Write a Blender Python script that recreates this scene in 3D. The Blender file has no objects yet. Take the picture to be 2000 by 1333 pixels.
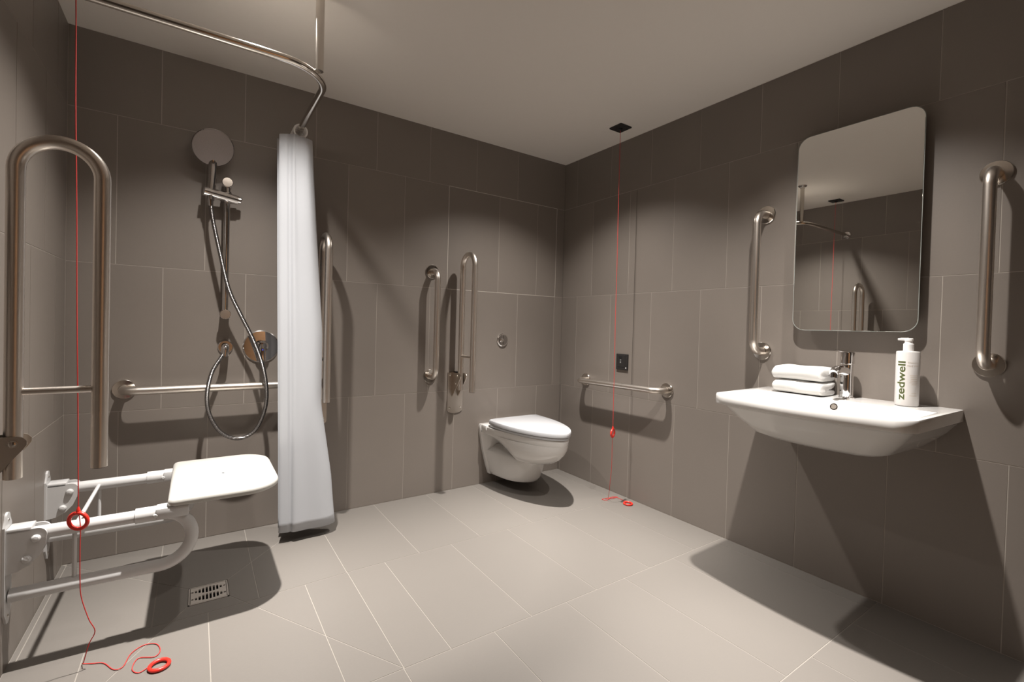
import bpy, bmesh, math, random
from mathutils import Vector, Matrix
random.seed(7)
sc = bpy.context.scene
COL = sc.collection
PI = math.pi

# ------------------------------------------------------------------ camera
YAW, PITCH, ROLL = -0.5976, -0.015, -0.0265
CAM = Vector((-2.08867, -2.46371, 0.97948))
FPX, PPX, PPY = 906.14, 1000.0, 651.9          # in pixels of a 2000 x 1333 frame
cd = bpy.data.cameras.new('camera'); cam = bpy.data.objects.new('camera', cd); COL.objects.link(cam)
rot = Matrix.Rotation(YAW, 3, 'Z') @ Matrix.Rotation(PITCH, 3, 'X') @ Matrix.Rotation(ROLL, 3, 'Y')
right, fwd, up = rot.col[0], rot.col[1], rot.col[2]
m3 = Matrix((right, up, -fwd)).transposed()
cam.matrix_world = Matrix.Translation(CAM) @ m3.to_4x4()
cd.sensor_width = 36.0; cd.lens = FPX / 2000 * 36.0
cd.shift_y = -(666.5 - PPY) / 2000
cd.clip_start = 0.02
sc.camera = cam

# ------------------------------------------------------------------ world, lights, exposure
sc.view_settings.view_transform = 'Standard'
sc.view_settings.look = 'None'
sc.view_settings.exposure = 0.0
sc.view_settings.gamma = 1.0
sc.view_settings.use_curve_mapping = False
wd = bpy.data.worlds.new('world'); sc.world = wd; wd.use_nodes = True
wd.node_tree.nodes['Background'].inputs[0].default_value = (0.05, 0.047, 0.043, 1)
wd.node_tree.nodes['Background'].inputs[1].default_value = 1.0
H = 2.10                                        # ceiling height
LIGHTS = [(-0.61, -0.66, 475, 118), (-0.61, -1.72, 525, 118), (-1.92, -0.70, 545, 118), (-1.45, -2.64, 190, 84)]  # last entry is an added fill lamp that brightens the entrance door
for lx, ly, e, cone in LIGHTS:
    ld = bpy.data.lights.new('downlight_or_fill', 'SPOT'); lo = bpy.data.objects.new('downlight_or_fill', ld); COL.objects.link(lo)
    lo.location = (lx, ly, H - 0.012)
    ld.energy = e; ld.color = (1.0, 0.95, 0.895)
    ld.spot_size = math.radians(cone); ld.spot_blend = 0.55; ld.shadow_soft_size = 0.020
    # beam of a recessed reflector lamp: bright core with a weak wide spill
    ld.use_nodes = True; nt = ld.node_tree; em = nt.nodes['Emission']
    tc = nt.nodes.new('ShaderNodeTexCoord'); sx = nt.nodes.new('ShaderNodeSeparateXYZ'); nt.links.new(tc.outputs['Normal'], sx.inputs[0])
    ab = nt.nodes.new('ShaderNodeMath'); ab.operation = 'ABSOLUTE'; nt.links.new(sx.outputs['Z'], ab.inputs[0])
    pw = nt.nodes.new('ShaderNodeMath'); pw.operation = 'POWER'; nt.links.new(ab.outputs[0], pw.inputs[0]); pw.inputs[1].default_value = 14.0
    ma = nt.nodes.new('ShaderNodeMath'); ma.operation = 'MULTIPLY_ADD'; nt.links.new(pw.outputs[0], ma.inputs[0]); ma.inputs[1].default_value = 0.915; ma.inputs[2].default_value = 0.085
    nt.links.new(ma.outputs[0], em.inputs['Strength'])

# ------------------------------------------------------------------ materials
def principled(name):
    m = bpy.data.materials.new(name); m.use_nodes = True
    nt = m.node_tree; return m, nt, nt.nodes['Principled BSDF']
def simple(name, col, rough=0.5, metal=0.0, **kw):
    m, nt, b = principled(name)
    b.inputs['Base Color'].default_value = (*col, 1); b.inputs['Roughness'].default_value = rough
    b.inputs['Metallic'].default_value = metal
    for k, v in kw.items(): b.inputs[k].default_value = v
    return m
def tile_mat(name, col, rough, var=0.05, noise=0.06):
    m, nt, b = principled(name); N = nt.nodes; L = nt.links
    tc = N.new('ShaderNodeTexCoord'); oi = N.new('ShaderNodeObjectInfo')
    ofs = N.new('ShaderNodeVectorMath'); ofs.operation = 'MULTIPLY_ADD'
    L.new(oi.outputs['Random'], ofs.inputs[0]); ofs.inputs[1].default_value = (37, 53, 71); L.new(tc.outputs['Object'], ofs.inputs[2])
    n1 = N.new('ShaderNodeTexNoise'); n1.inputs['Scale'].default_value = 3.2; n1.inputs['Detail'].default_value = 4
    L.new(ofs.outputs[0], n1.inputs['Vector'])
    n2 = N.new('ShaderNodeTexNoise'); n2.inputs['Scale'].default_value = 160; n2.inputs['Detail'].default_value = 2
    L.new(tc.outputs['Object'], n2.inputs['Vector'])
    a = N.new('ShaderNodeMapRange'); a.inputs['To Min'].default_value = 1 - noise; a.inputs['To Max'].default_value = 1 + noise
    L.new(n1.outputs['Fac'], a.inputs['Value'])
    r = N.new('ShaderNodeMapRange'); r.inputs['To Min'].default_value = 1 - var; r.inputs['To Max'].default_value = 1 + var
    L.new(oi.outputs['Random'], r.inputs['Value'])
    f = N.new('ShaderNodeMapRange'); f.inputs['To Min'].default_value = 0.97; f.inputs['To Max'].default_value = 1.03
    L.new(n2.outputs['Fac'], f.inputs['Value'])
    mu = N.new('ShaderNodeMath'); mu.operation = 'MULTIPLY'; L.new(a.outputs[0], mu.inputs[0]); L.new(r.outputs[0], mu.inputs[1])
    mu2 = N.new('ShaderNodeMath'); mu2.operation = 'MULTIPLY'; L.new(mu.outputs[0], mu2.inputs[0]); L.new(f.outputs[0], mu2.inputs[1])
    vm = N.new('ShaderNodeVectorMath'); vm.operation = 'SCALE'; vm.inputs[0].default_value = col; L.new(mu2.outputs[0], vm.inputs['Scale'])
    L.new(vm.outputs[0], b.inputs['Base Color'])
    b.inputs['Roughness'].default_value = rough
    bu = N.new('ShaderNodeBump'); bu.inputs['Strength'].default_value = 0.04; bu.inputs['Distance'].default_value = 0.002
    L.new(n2.outputs['Fac'], bu.inputs['Height']); L.new(bu.outputs[0], b.inputs['Normal'])
    return m
def noisy(name, col, rough, scale, bump, amt=0.05, dist=0.002, **kw):
    m, nt, b = principled(name); N = nt.nodes; L = nt.links
    tc = N.new('ShaderNodeTexCoord'); n = N.new('ShaderNodeTexNoise'); n.inputs['Scale'].default_value = scale; n.inputs['Detail'].default_value = 3
    L.new(tc.outputs['Object'], n.inputs['Vector'])
    a = N.new('ShaderNodeMapRange'); a.inputs['To Min'].default_value = 1 - amt; a.inputs['To Max'].default_value = 1 + amt
    L.new(n.outputs['Fac'], a.inputs['Value'])
    vm = N.new('ShaderNodeVectorMath'); vm.operation = 'SCALE'; vm.inputs[0].default_value = col; L.new(a.outputs[0], vm.inputs['Scale'])
    L.new(vm.outputs[0], b.inputs['Base Color']); b.inputs['Roughness'].default_value = rough
    bu = N.new('ShaderNodeBump'); bu.inputs['Strength'].default_value = bump; bu.inputs['Distance'].default_value = dist
    L.new(n.outputs['Fac'], bu.inputs['Height']); L.new(bu.outputs[0], b.inputs['Normal'])
    for k, v in kw.items(): b.inputs[k].default_value = v
    return m
def steel_mat(name, col, rough):
    m, nt, b = principled(name)
    b.inputs['Base Color'].default_value = (*col, 1); b.inputs['Metallic'].default_value = 1; b.inputs['Roughness'].default_value = rough
    return m
def ribbed(name, col, rough, scale):
    m, nt, b = principled(name); N = nt.nodes; L = nt.links
    b.inputs['Base Color'].default_value = (*col, 1); b.inputs['Metallic'].default_value = 1; b.inputs['Roughness'].default_value = rough
    tc = N.new('ShaderNodeTexCoord'); w = N.new('ShaderNodeTexWave'); w.bands_direction = 'Z'; w.inputs['Scale'].default_value = scale
    L.new(tc.outputs['Object'], w.inputs['Vector'])
    bu = N.new('ShaderNodeBump'); bu.inputs['Strength'].default_value = 0.6; bu.inputs['Distance'].default_value = 0.002
    L.new(w.outputs['Fac'], bu.inputs['Height']); L.new(bu.outputs[0], b.inputs['Normal'])
    return m
M = dict(
    wall=tile_mat('taupe_wall_tile', (0.195, 0.169, 0.148), 0.42),
    floor=tile_mat('greige_floor_tile', (0.164, 0.150, 0.136), 0.40, var=0.02, noise=0.03),
    grout=noisy('wall_grout', (0.352, 0.317, 0.280), 0.9, 90, 0.1),
    fgrout=noisy('floor_grout', (0.260, 0.238, 0.211), 0.9, 90, 0.1),
    silicone=simple('dark_silicone', (0.07, 0.06, 0.05), 0.6),
    ceiling=noisy('painted_ceiling', (0.70, 0.655, 0.605), 0.9, 40, 0.02, 0.01),
    plaster=noisy('painted_wall', (0.119, 0.102, 0.089), 0.7, 30, 0.02, 0.02),
    steel=steel_mat('brushed_steel', (0.72, 0.665, 0.61), 0.33),
    satin=steel_mat('satin_steel_plate', (0.60, 0.54, 0.48), 0.36),
    polished=steel_mat('polished_steel', (0.70, 0.66, 0.61), 0.14),
    chrome=simple('chrome', (0.78, 0.77, 0.77), 0.05, 1.0),
    darkchrome=simple('dark_chrome', (0.42, 0.41, 0.41), 0.10, 1.0),  # chrome in a darker even tone
    spray=noisy('spray_face', (0.26, 0.225, 0.215), 0.45, 220, 0.2, 0.1),
    hose=ribbed('chrome_hose', (0.30, 0.29, 0.29), 0.22, 55),
    mirror=simple('mirror_silver', (0.80, 0.80, 0.78), 0.0, 1.0),
    glassedge=simple('glass_edge', (0.35, 0.38, 0.36), 0.1),
    ceramic=simple('white_ceramic', (0.651, 0.637, 0.618), 0.09, **{'Coat Weight': 0.3, 'Coat Roughness': 0.03}),
    lid=simple('white_lid_plastic', (0.440, 0.444, 0.458), 0.16),
    seatw=simple('ivory_seat_plastic', (0.440, 0.429, 0.400), 0.35),
    powder=simple('white_powder_coat', (0.540, 0.535, 0.531), 0.30),
    curtain=noisy('curtain_fabric', (0.460, 0.474, 0.501), 0.75, 420, 0.12, 0.02, 0.0006),
    ringw=simple('white_hook_plastic', (0.74, 0.73, 0.72), 0.4),
    towel=noisy('towel_terry', (0.504, 0.498, 0.486), 0.95, 700, 0.5, 0.03, 0.0015),
    red=simple('red_plastic', (0.72, 0.03, 0.02), 0.3),
    cord=simple('red_cord', (0.56, 0.035, 0.03), 0.7),
    black=simple('black_plastic', (0.020, 0.019, 0.019), 0.35),
    blackm=simple('black_recess', (0.006, 0.006, 0.006), 0.6),
    greyp=simple('grey_print', (0.30, 0.30, 0.30), 0.5),
    led=simple('small_white_lens', (0.8, 0.8, 0.8), 0.3),
    bottle=simple('bottle_white', (0.570, 0.552, 0.538), 0.32),
    pump=simple('pump_white', (0.80, 0.79, 0.78), 0.3),
    olive=simple('olive_print', (0.060, 0.075, 0.018), 0.5),
    tan=simple('tan_print', (0.50, 0.42, 0.35), 0.6),
    blue=simple('blue_dot', (0.05, 0.06, 0.35), 0.4),
    grate=simple('grate_steel', (0.52, 0.48, 0.44), 0.4, 0.35),
    wood=noisy('warm_oak_door', (0.42, 0.235, 0.12), 0.45, 14, 0.05, 0.18),
    edge=simple('pale_panel_edge', (0.50, 0.46, 0.41), 0.5),
    rubber=simple('dark_rubber', (0.02, 0.018, 0.016), 0.6),
)

# ------------------------------------------------------------------ helpers
ORG = {}                                          # world origin of each object
def link_mesh(name, bm, mat, origin, smooth=30, recalc=True):
    if recalc: bmesh.ops.recalc_face_normals(bm, faces=bm.faces[:])
    bm.transform(Matrix.Translation(-Vector(origin)))
    me = bpy.data.meshes.new(name); bm.to_mesh(me); bm.free()
    if smooth:
        me.polygons.foreach_set('use_smooth', [True] * len(me.polygons)); me.set_sharp_from_angle(angle=math.radians(smooth))
    mats = mat if isinstance(mat, (list, tuple)) else [mat]
    for k in mats: me.materials.append(M[k] if isinstance(k, str) else k)
    o = bpy.data.objects.new(name, me); COL.objects.link(o); return o
def part(name, bm, mat, parent, smooth=30, label=None, kind=None, recalc=True):
    o = link_mesh(name, bm, mat, ORG[parent.as_pointer()], smooth, recalc); o.parent = parent
    ORG[o.as_pointer()] = ORG[parent.as_pointer()]
    if label: o['label'] = label
    if kind: o['kind'] = kind
    return o
def tag(o, label, cat, group=None):
    o['label'] = label; o['category'] = cat
    if group: o['group'] = group
    return o
def thing(name, label, cat, loc, group=None):
    o = bpy.data.objects.new(name, None); o.empty_display_size = 0.05; COL.objects.link(o); o.location = loc
    ORG[o.as_pointer()] = Vector(loc); return tag(o, label, cat, group)
def solo(name, bm, mat, loc, label, cat, group=None, smooth=30):
    o = link_mesh(name, bm, mat, loc, smooth); o.location = loc; ORG[o.as_pointer()] = Vector(loc)
    return tag(o, label, cat, group)
def struct(name, bm, mat, loc=(0, 0, 0), label=None, cat=None, smooth=None):
    o = link_mesh(name, bm, mat, loc, smooth); o.location = loc; ORG[o.as_pointer()] = Vector(loc); o['kind'] = 'structure'
    if label: tag(o, label, cat)
    return o
def B(): return bmesh.new()
def V(*a): return Vector(a)
def box(bm, x0, x1, y0, y1, z0, z1, bevel=0, seg=2):
    r = bmesh.ops.create_cube(bm, size=1.0)
    for v in r['verts']:
        v.co = Vector(((x0 + x1) / 2 + v.co.x * (x1 - x0), (y0 + y1) / 2 + v.co.y * (y1 - y0), (z0 + z1) / 2 + v.co.z * (z1 - z0)))
    if bevel:
        es = set()
        for v in r['verts']: es.update(v.link_edges)
        bmesh.ops.bevel(bm, geom=list(es), offset=bevel, segments=seg, affect='EDGES', profile=0.5)
    return bm
def loft(bm, rings, cap0=True, cap1=True, closed=True):
    vs = [[bm.verts.new(p) for p in r] for r in rings]
    n = len(rings[0])
    for a, b in zip(vs, vs[1:]):
        for i in range(n if closed else n - 1):
            j = (i + 1) % n
            bm.faces.new((a[i], a[j], b[j], b[i]))
    if cap0: bm.faces.new(vs[0][::-1])
    if cap1: bm.faces.new(vs[-1])
    return vs
def fillet(pts, rad, seg=10):
    pts = [Vector(p) for p in pts]; out = [pts[0]]
    for i in range(1, len(pts) - 1):
        p, a, b = pts[i], pts[i - 1], pts[i + 1]
        r = rad[i - 1] if isinstance(rad, (list, tuple)) else rad
        d1 = (a - p).normalized(); d2 = (b - p).normalized()
        ang = d1.angle(d2)
        if ang > PI - 1e-3: out.append(p); continue
        t = r / math.tan(ang / 2); p1 = p + d1 * t; p2 = p + d2 * t
        c = p + (d1 + d2).normalized() * (r / math.sin(ang / 2))
        u = (p1 - c).normalized(); w = (p2 - c).normalized(); th = u.angle(w)
        for k in range(seg + 1):
            s = k / seg
            out.append(c + (u * math.sin((1 - s) * th) + w * math.sin(s * th)) / math.sin(th) * r)
    out.append(pts[-1]); return out
def catmull(pts, sub=6):
    pts = [Vector(p) for p in pts]; P = [pts[0] * 2 - pts[1]] + pts + [pts[-1] * 2 - pts[-2]]; out = []
    for i in range(1, len(P) - 2):
        p0, p1, p2, p3 = P[i - 1:i + 3]
        for k in range(sub):
            t = k / sub
            out.append(0.5 * ((2 * p1) + (p2 - p0) * t + (2 * p0 - 5 * p1 + 4 * p2 - p3) * t * t + (3 * p1 - p0 - 3 * p2 + p3) * t ** 3))
    out.append(pts[-1]); return out
def tube(bm, pts, r, seg=18, closed=False, caps=True):
    pts = [Vector(p) for p in pts]; n = len(pts); rings = []
    def tan(i):
        if closed: return (pts[(i + 1) % n] - pts[i - 1]).normalized()
        return (pts[min(i + 1, n - 1)] - pts[max(i - 1, 0)]).normalized()
    t = tan(0); ref = Vector((0, 0, 1)) if abs(t.z) < 0.9 else Vector((1, 0, 0))
    nrm = (ref - t * ref.dot(t)).normalized()
    for i in range(n):
        t = tan(i); nrm = (nrm - t * nrm.dot(t)).normalized(); bn = t.cross(nrm)
        rr = r[i] if isinstance(r, (list, tuple)) else r
        rings.append([pts[i] + (nrm * math.cos(a) + bn * math.sin(a)) * rr for a in (2 * PI * k / seg for k in range(seg))])
    if closed:
        loft(bm, rings + [rings[0]], False, False); bmesh.ops.remove_doubles(bm, verts=bm.verts[:], dist=1e-6)
    else: loft(bm, rings, caps, caps)
    return bm
def lathe(bm, prof, origin, axis, seg=32):
    """prof: list of (radius, height) along axis"""
    ax = Vector(axis).normalized(); ref = Vector((0, 0, 1)) if abs(ax.z) < 0.9 else Vector((1, 0, 0))
    u = (ref - ax * ref.dot(ax)).normalized(); w = ax.cross(u); o = Vector(origin)
    rings = [[o + ax * h + (u * math.cos(a) + w * math.sin(a)) * max(r, 1e-5) for a in (2 * PI * k / seg for k in range(seg))] for r, h in prof]
    loft(bm, rings); return bm
def disc(bm, c, axis, r, h, bev=0.0015, seg=32):
    return lathe(bm, [(r, 0), (r, h - bev), (r - bev, h)], c, axis, seg)
def prism(bm, poly, dirv, bevel=0):
    """poly: list of 3D points, extruded by dirv"""
    d = Vector(dirv); a = [Vector(p) for p in poly]
    loft(bm, [a, [p + d for p in a]])
    return bm
def torus(bm, c, axis, R, r, seg=40, s2=12, sx=1.0):
    ax = Vector(axis).normalized(); ref = Vector((0, 0, 1)) if abs(ax.z) < 0.9 else Vector((1, 0, 0))
    u = (ref - ax * ref.dot(ax)).normalized(); w = ax.cross(u); c = Vector(c)
    return tube(bm, [c + u * math.cos(2 * PI * k / seg) * R + w * math.sin(2 * PI * k / seg) * R * sx for k in range(seg)], r, s2, closed=True)
def rrect(w, h, r, n=6):
    """rounded rectangle outline centred on the origin"""
    rs = r if isinstance(r, (list, tuple)) else [r] * 4; out = []
    for (sx, sy, a0), rr in zip(((1, 1, 0), (-1, 1, PI / 2), (-1, -1, PI), (1, -1, 3 * PI / 2)), rs):
        cx, cy = sx * (w / 2 - rr), sy * (h / 2 - rr)
        for k in range(n + 1):
            a = a0 + PI / 2 * k / n; out.append((cx + rr * math.cos(a), cy + rr * math.sin(a)))
    return out

# ------------------------------------------------------------------ the room
W, D = 2.511, 2.95
ROWS = [(0, 0.59), (0.59, 1.19), (1.19, 1.79), (1.79, H)]
G = 0.0015                                        # half a grout joint
T = 0.0008                                        # tile face stands proud of the grout
floor_bm = B()
# floor bed with the falls to the shower drain
REG = [(-W, 0), (-1.587, 0), (-1.587, -1.228), (-W, -1.228)]
DR = [(-2.101, -0.425), (-1.977, -0.425), (-1.977, -0.551), (-2.101, -0.551)]
FALL = -0.010
def fz(side, x, y):
    """height of the sloping plane of one side (0 back,1 right,2 front,3 left) at x,y"""
    if side is None: return 0.0
    t = {0: y / DR[0][1], 1: (REG[1][0] - x) / (REG[1][0] - DR[1][0]), 2: (y - REG[2][1]) / (DR[2][1] - REG[2][1]), 3: (x + W) / (DR[0][0] + W)}[side]
    return FALL * t
def clip(poly, a, b):
    """keep the part of poly to the left of a->b"""
    out = []; f = lambda p: (b[0] - a[0]) * (p[1] - a[1]) - (b[1] - a[1]) * (p[0] - a[0])
    for i in range(len(poly)):
        p, q = poly[i], poly[(i + 1) % len(poly)]; fp, fq = f(p), f(q)
        if fp >= -1e-9: out.append(p)
        if fp * fq < -1e-14: s = fp / (fp - fq); out.append((p[0] + (q[0] - p[0]) * s, p[1] + (q[1] - p[1]) * s))
    return out
def area(p): return 0.5 * sum(p[i][0] * p[(i + 1) % len(p)][1] - p[(i + 1) % len(p)][0] * p[i][1] for i in range(len(p)))
def ccw(p): return p if area(p) > 0 else p[::-1]
TRAP = [ccw([REG[k], REG[(k + 1) % 4], DR[(k + 1) % 4], DR[k]]) for k in range(4)]
def inter(poly, conv, inset=0.0):
    p = poly
    for i in range(len(conv)):
        a, b = conv[i], conv[(i + 1) % len(conv)]
        l = math.hypot(b[0] - a[0], b[1] - a[1]); nx, ny = -(b[1] - a[1]) / l * inset, (b[0] - a[0]) / l * inset
        p = clip(p, (a[0] + nx, a[1] + ny), (b[0] + nx, b[1] + ny))
        if len(p) < 3: return []
    return p
def slab(bm, poly, zf, thick):
    top = [V(x, y, zf(x, y)) for x, y in poly]; loft(bm, [[v - V(0, 0, thick) for v in top], top])
BED = -T
for k in range(4): slab(floor_bm, TRAP[k], lambda x, y, k=k: fz(k, x, y) + BED, 0.08)
box(floor_bm, -1.587, 0.08, -1.228, 0.08, -0.08, BED)
box(floor_bm, -W - 0.08, 0.08, -D - 0.08, -1.228, -0.08, BED)
floor = struct('floor', floor_bm, 'fgrout', label='greige rectangular tiled wet room floor falling to a drain', cat='floor')
def tiles_floor():
    ys = [0, -0.624, -1.228, -1.836, -2.443, -D]
    for r in range(5):
        y1, y0 = ys[r], ys[r + 1]
        x = -0.076 if r % 2 == 0 else -0.228
        xs = [0.0]
        while x > -W: xs.append(x); x -= 0.3025
        xs.append(-W)
        for a, b in zip(xs, xs[1:]):
            if a - b < 0.012: continue
            poly = [(b + G, y0 + G), (a - G, y0 + G), (a - G, y1 - G), (b + G, y1 - G)]
            pieces = []
            inside = inter(poly, REG[::-1] if area(REG) < 0 else REG)
            if inside and abs(area(inside)) > 1e-5:
                for k in range(4):
                    q = inter(poly, TRAP[k], G)
                    if q and abs(area(q)) > 1e-4: pieces.append((q, k))
                if b < -1.587 < a:                # the rest of a tile outside the falls
                    q = [(max(px, -1.587 + G), py) for px, py in poly]
                    if abs(area(q)) > 1e-4: pieces.append((q, None))
            else: pieces.append((poly, None))
            for q, k in pieces:
                c = (sum(p[0] for p in q) / len(q), sum(p[1] for p in q) / len(q))
                bm = B(); slab(bm, q, lambda x, y: fz(k, x, y), 0.012)
                part('tile', bm, 'floor', floor, smooth=None)
tiles_floor()
ceil = struct('ceiling', box(B(), -W - 0.1, 0.1, -D - 0.1, 0.1, H, H + 0.08), 'ceiling', label='plain off white painted flat ceiling', cat='ceiling')
wb = struct('wall_back', box(B(), -W - 0.1, 0.1, T, 0.1, -0.08, H), 'grout', label='dark taupe tiled wall behind the toilet and shower', cat='wall')
wr = struct('wall_right', box(B(), T, 0.1, -D - 0.1, T, -0.08, H), 'grout', label='dark taupe tiled wall carrying the basin and mirror', cat='wall')
wl = struct('wall_left', box(B(), -W - 0.1, -W - T, -D - 0.1, T, -0.08, H), 'grout', label='taupe tiled wall carrying the fold down shower seat', cat='wall')
wf = struct('wall_front', box(B(), -W - 0.1, 0.1, -D - 0.1, -D, -0.08, H), 'plaster', label='plain taupe wall on the entrance side', cat='wall')
dr = struct('door_1', box(B(), -2.02, -1.06, -D, -D + 0.030, 0.006, 2.02), 'wood', (-1.54, -D, 0), 'plain warm oak door on the entrance wall', 'door')
part('door_handle', tube(B(), fillet([V(-1.13, -D + 0.03, 1.0), V(-1.13, -D + 0.085, 1.0), V(-1.26, -D + 0.085, 1.0)], 0.02, 6), 0.010, 14), 'steel', dr)
CACHE = {}
def wall_tile(parent, axis, a, b, z0, z1):
    """axis 'b' back wall (x from a to b), 'r' right wall, 'l' left wall (y from a to b)"""
    w, h = round(b - a - 2 * G, 4), round(z1 - z0 - 2 * G, 4); key = (axis, w, h)
    if key not in CACHE:
        bm = B(); d = 0.008
        if axis == 'b': box(bm, -w / 2, w / 2, 0, d, -h / 2, h / 2)
        elif axis == 'r': box(bm, 0, d, -w / 2, w / 2, -h / 2, h / 2)
        else: box(bm, -d, 0, -w / 2, w / 2, -h / 2, h / 2)
        me = bpy.data.meshes.new('tile'); bm.to_mesh(me); bm.free(); me.materials.append(M['wall']); CACHE[key] = me
    o = bpy.data.objects.new('tile', CACHE[key]); COL.objects.link(o); o.parent = parent
    c = (a + b) / 2; zc = (z0 + z1) / 2
    o.location = {'b': (c, 0, zc), 'r': (0, c, zc), 'l': (-W, c, zc)}[axis]
def run(start, lo, step=0.3045):
    out = [0.0]; x = start
    while x > lo + 0.01: out.append(round(x, 4)); x -= step
    return out + [lo]
back = [run(-0.204, -W, 0.3063), run(-0.070, -W, 0.3055), None, run(-0.394, -W, 0.3045)]
back[0] = [0.0] + [v for v in back[0] if v < -0.1]
back[2] = [0.0, -0.067, -0.229, -0.528, -0.880, -1.148, -1.452, -1.757, -2.062, -2.362, -W]
rightw = [run(-0.020, -D), run(-0.152, -D), run(-0.285, -D), run(-0.126, -D)]
leftw = [run(-0.08, -D), run(-0.15, -D), run(-0.30, -D), run(-0.15, -D)]
for (z0, z1), bb, rr, ll in zip(ROWS, back, rightw, leftw):
    for ax, par, xs in (('b', wb, bb), ('r', wr, rr), ('l', wl, ll)):
        for a, b in zip(xs, xs[1:]):
            if a - b > 0.012: wall_tile(par, ax, b, a, z0, z1)
part('silicone_joint', box(B(), -0.0006, T, -0.6395, -0.637, 0.60, 1.785), 'silicone', wr, smooth=None, label='thin dark vertical sealant joint')
part('silicone_joint', box(B(), -0.0006, T, -0.002, 0, 0.0, H), 'silicone', wr, smooth=None)

for bx in ((-0.8815, -0.8785, 1.19, 1.79), (-0.0685, -0.0655, 1.19, 1.79), (-0.8815, -0.0655, 1.7885, 1.7915), (-0.8815, -0.0655, 1.1885, 1.1915)):
    part('panel_edge', box(B(), bx[0], bx[1], -0.0006, T, bx[2], bx[3]), 'edge', wb, smooth=None, label='pale edge of the tiled access panel')

# ------------------------------------------------------------------ floor drain
z = FALL
t = thing('floor_drain', 'slotted stainless floor drain set flush under the shower seat', 'drain', (-2.04, -0.488, z))
x0, x1, y0, y1 = -2.099, -1.979, -0.549, -0.427
bm = B()
for a in ((x0, x1, y0, y0 + 0.004), (x0, x1, y1 - 0.004, y1), (x0, x0 + 0.004, y0, y1), (x1 - 0.004, x1, y0, y1)): box(bm, *a, z - 0.012, z + 0.0008)
part('frame', bm, 'grate', t, None)
bm = B()                                          # grate plate: bars around two rows of slots
n = 10; px0, px1, py0, py1 = x0 + 0.006, x1 - 0.006, y0 + 0.006, y1 - 0.006; zt = z + 0.0004
pit = (px1 - px0) / n
lens = [0.009, 0.015, 0.025, 0.034, 0.040, 0.040, 0.037, 0.032, 0.017, 0.009]
for i in range(n):
    c = px0 + pit * (i + 0.5); sw = 0.0033
    box(bm, px0 + pit * i, c - sw, py0, py1, z - 0.004, zt); box(bm, c + sw, px0 + pit * (i + 1), py0, py1, z - 0.004, zt)
    rows = [py0 + (py1 - py0) * 0.27, py0 + (py1 - py0) * 0.73]; l = lens[i] / 2
    cuts = [py0, rows[0] - l, rows[0] + l, rows[1] - l, rows[1] + l, py1]
    for k in (0, 2, 4): box(bm, c - sw, c + sw, cuts[k], cuts[k + 1], z - 0.004, zt)
part('grate', bm, 'grate', t, None)
part('trap', box(B(), x0 + 0.004, x1 - 0.004, y0 + 0.004, y1 - 0.004, z - 0.03, z - 0.012), 'blackm', t, None)

# ------------------------------------------------------------------ grab bars
def grab_bar(p, q, out, label, r=0.0165, off=0.082, group='fixed stainless grab bars'):
    """p,q: wall points of the two flanges; out: unit vector away from the wall"""
    p, q, out = Vector(p), Vector(q), Vector(out)
    t = thing('grab_bar', label, 'grab bar', tuple((p + q) / 2), group)
    path = fillet([p + out * 0.004, p + out * off, q + out * off, q + out * 0.004], 0.05, 10)
    part('bar', tube(B(), path, r, 22), 'steel', t)
    for e in (p, q):
        f = part('flange', lathe(B(), [(0.0395, 0), (0.0395, 0.006), (0.0375, 0.0085), (0.0195, 0.0095), (0.0195, 0.0115), (r + 0.0005, 0.0115)], e, out, 40), 'polished', t)
    return t
YB, XR = (0, -1, 0), (-1, 0, 0)
grab_bar((-2.330, 0, 0.680), (-1.712, 0, 0.680), YB, 'long horizontal stainless grab bar on the back wall under the shower hose')
grab_bar((-0.977, 0, 1.281), (-0.977, 0, 0.682), YB, 'vertical stainless grab bar on the back wall left of the hinged toilet rail')
grab_bar((0, -0.262, 0.651), (0, -0.885, 0.660), XR, 'horizontal stainless grab bar on the right wall below the alarm plate')
grab_bar((0, -1.383, 1.505), (0, -1.383, 0.900), XR, 'vertical stainless grab bar between the corner and the mirror')
grab_bar((0, -2.099, 1.505), (0, -2.099, 0.898), XR, 'vertical stainless grab bar on the far right side of the mirror')

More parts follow.
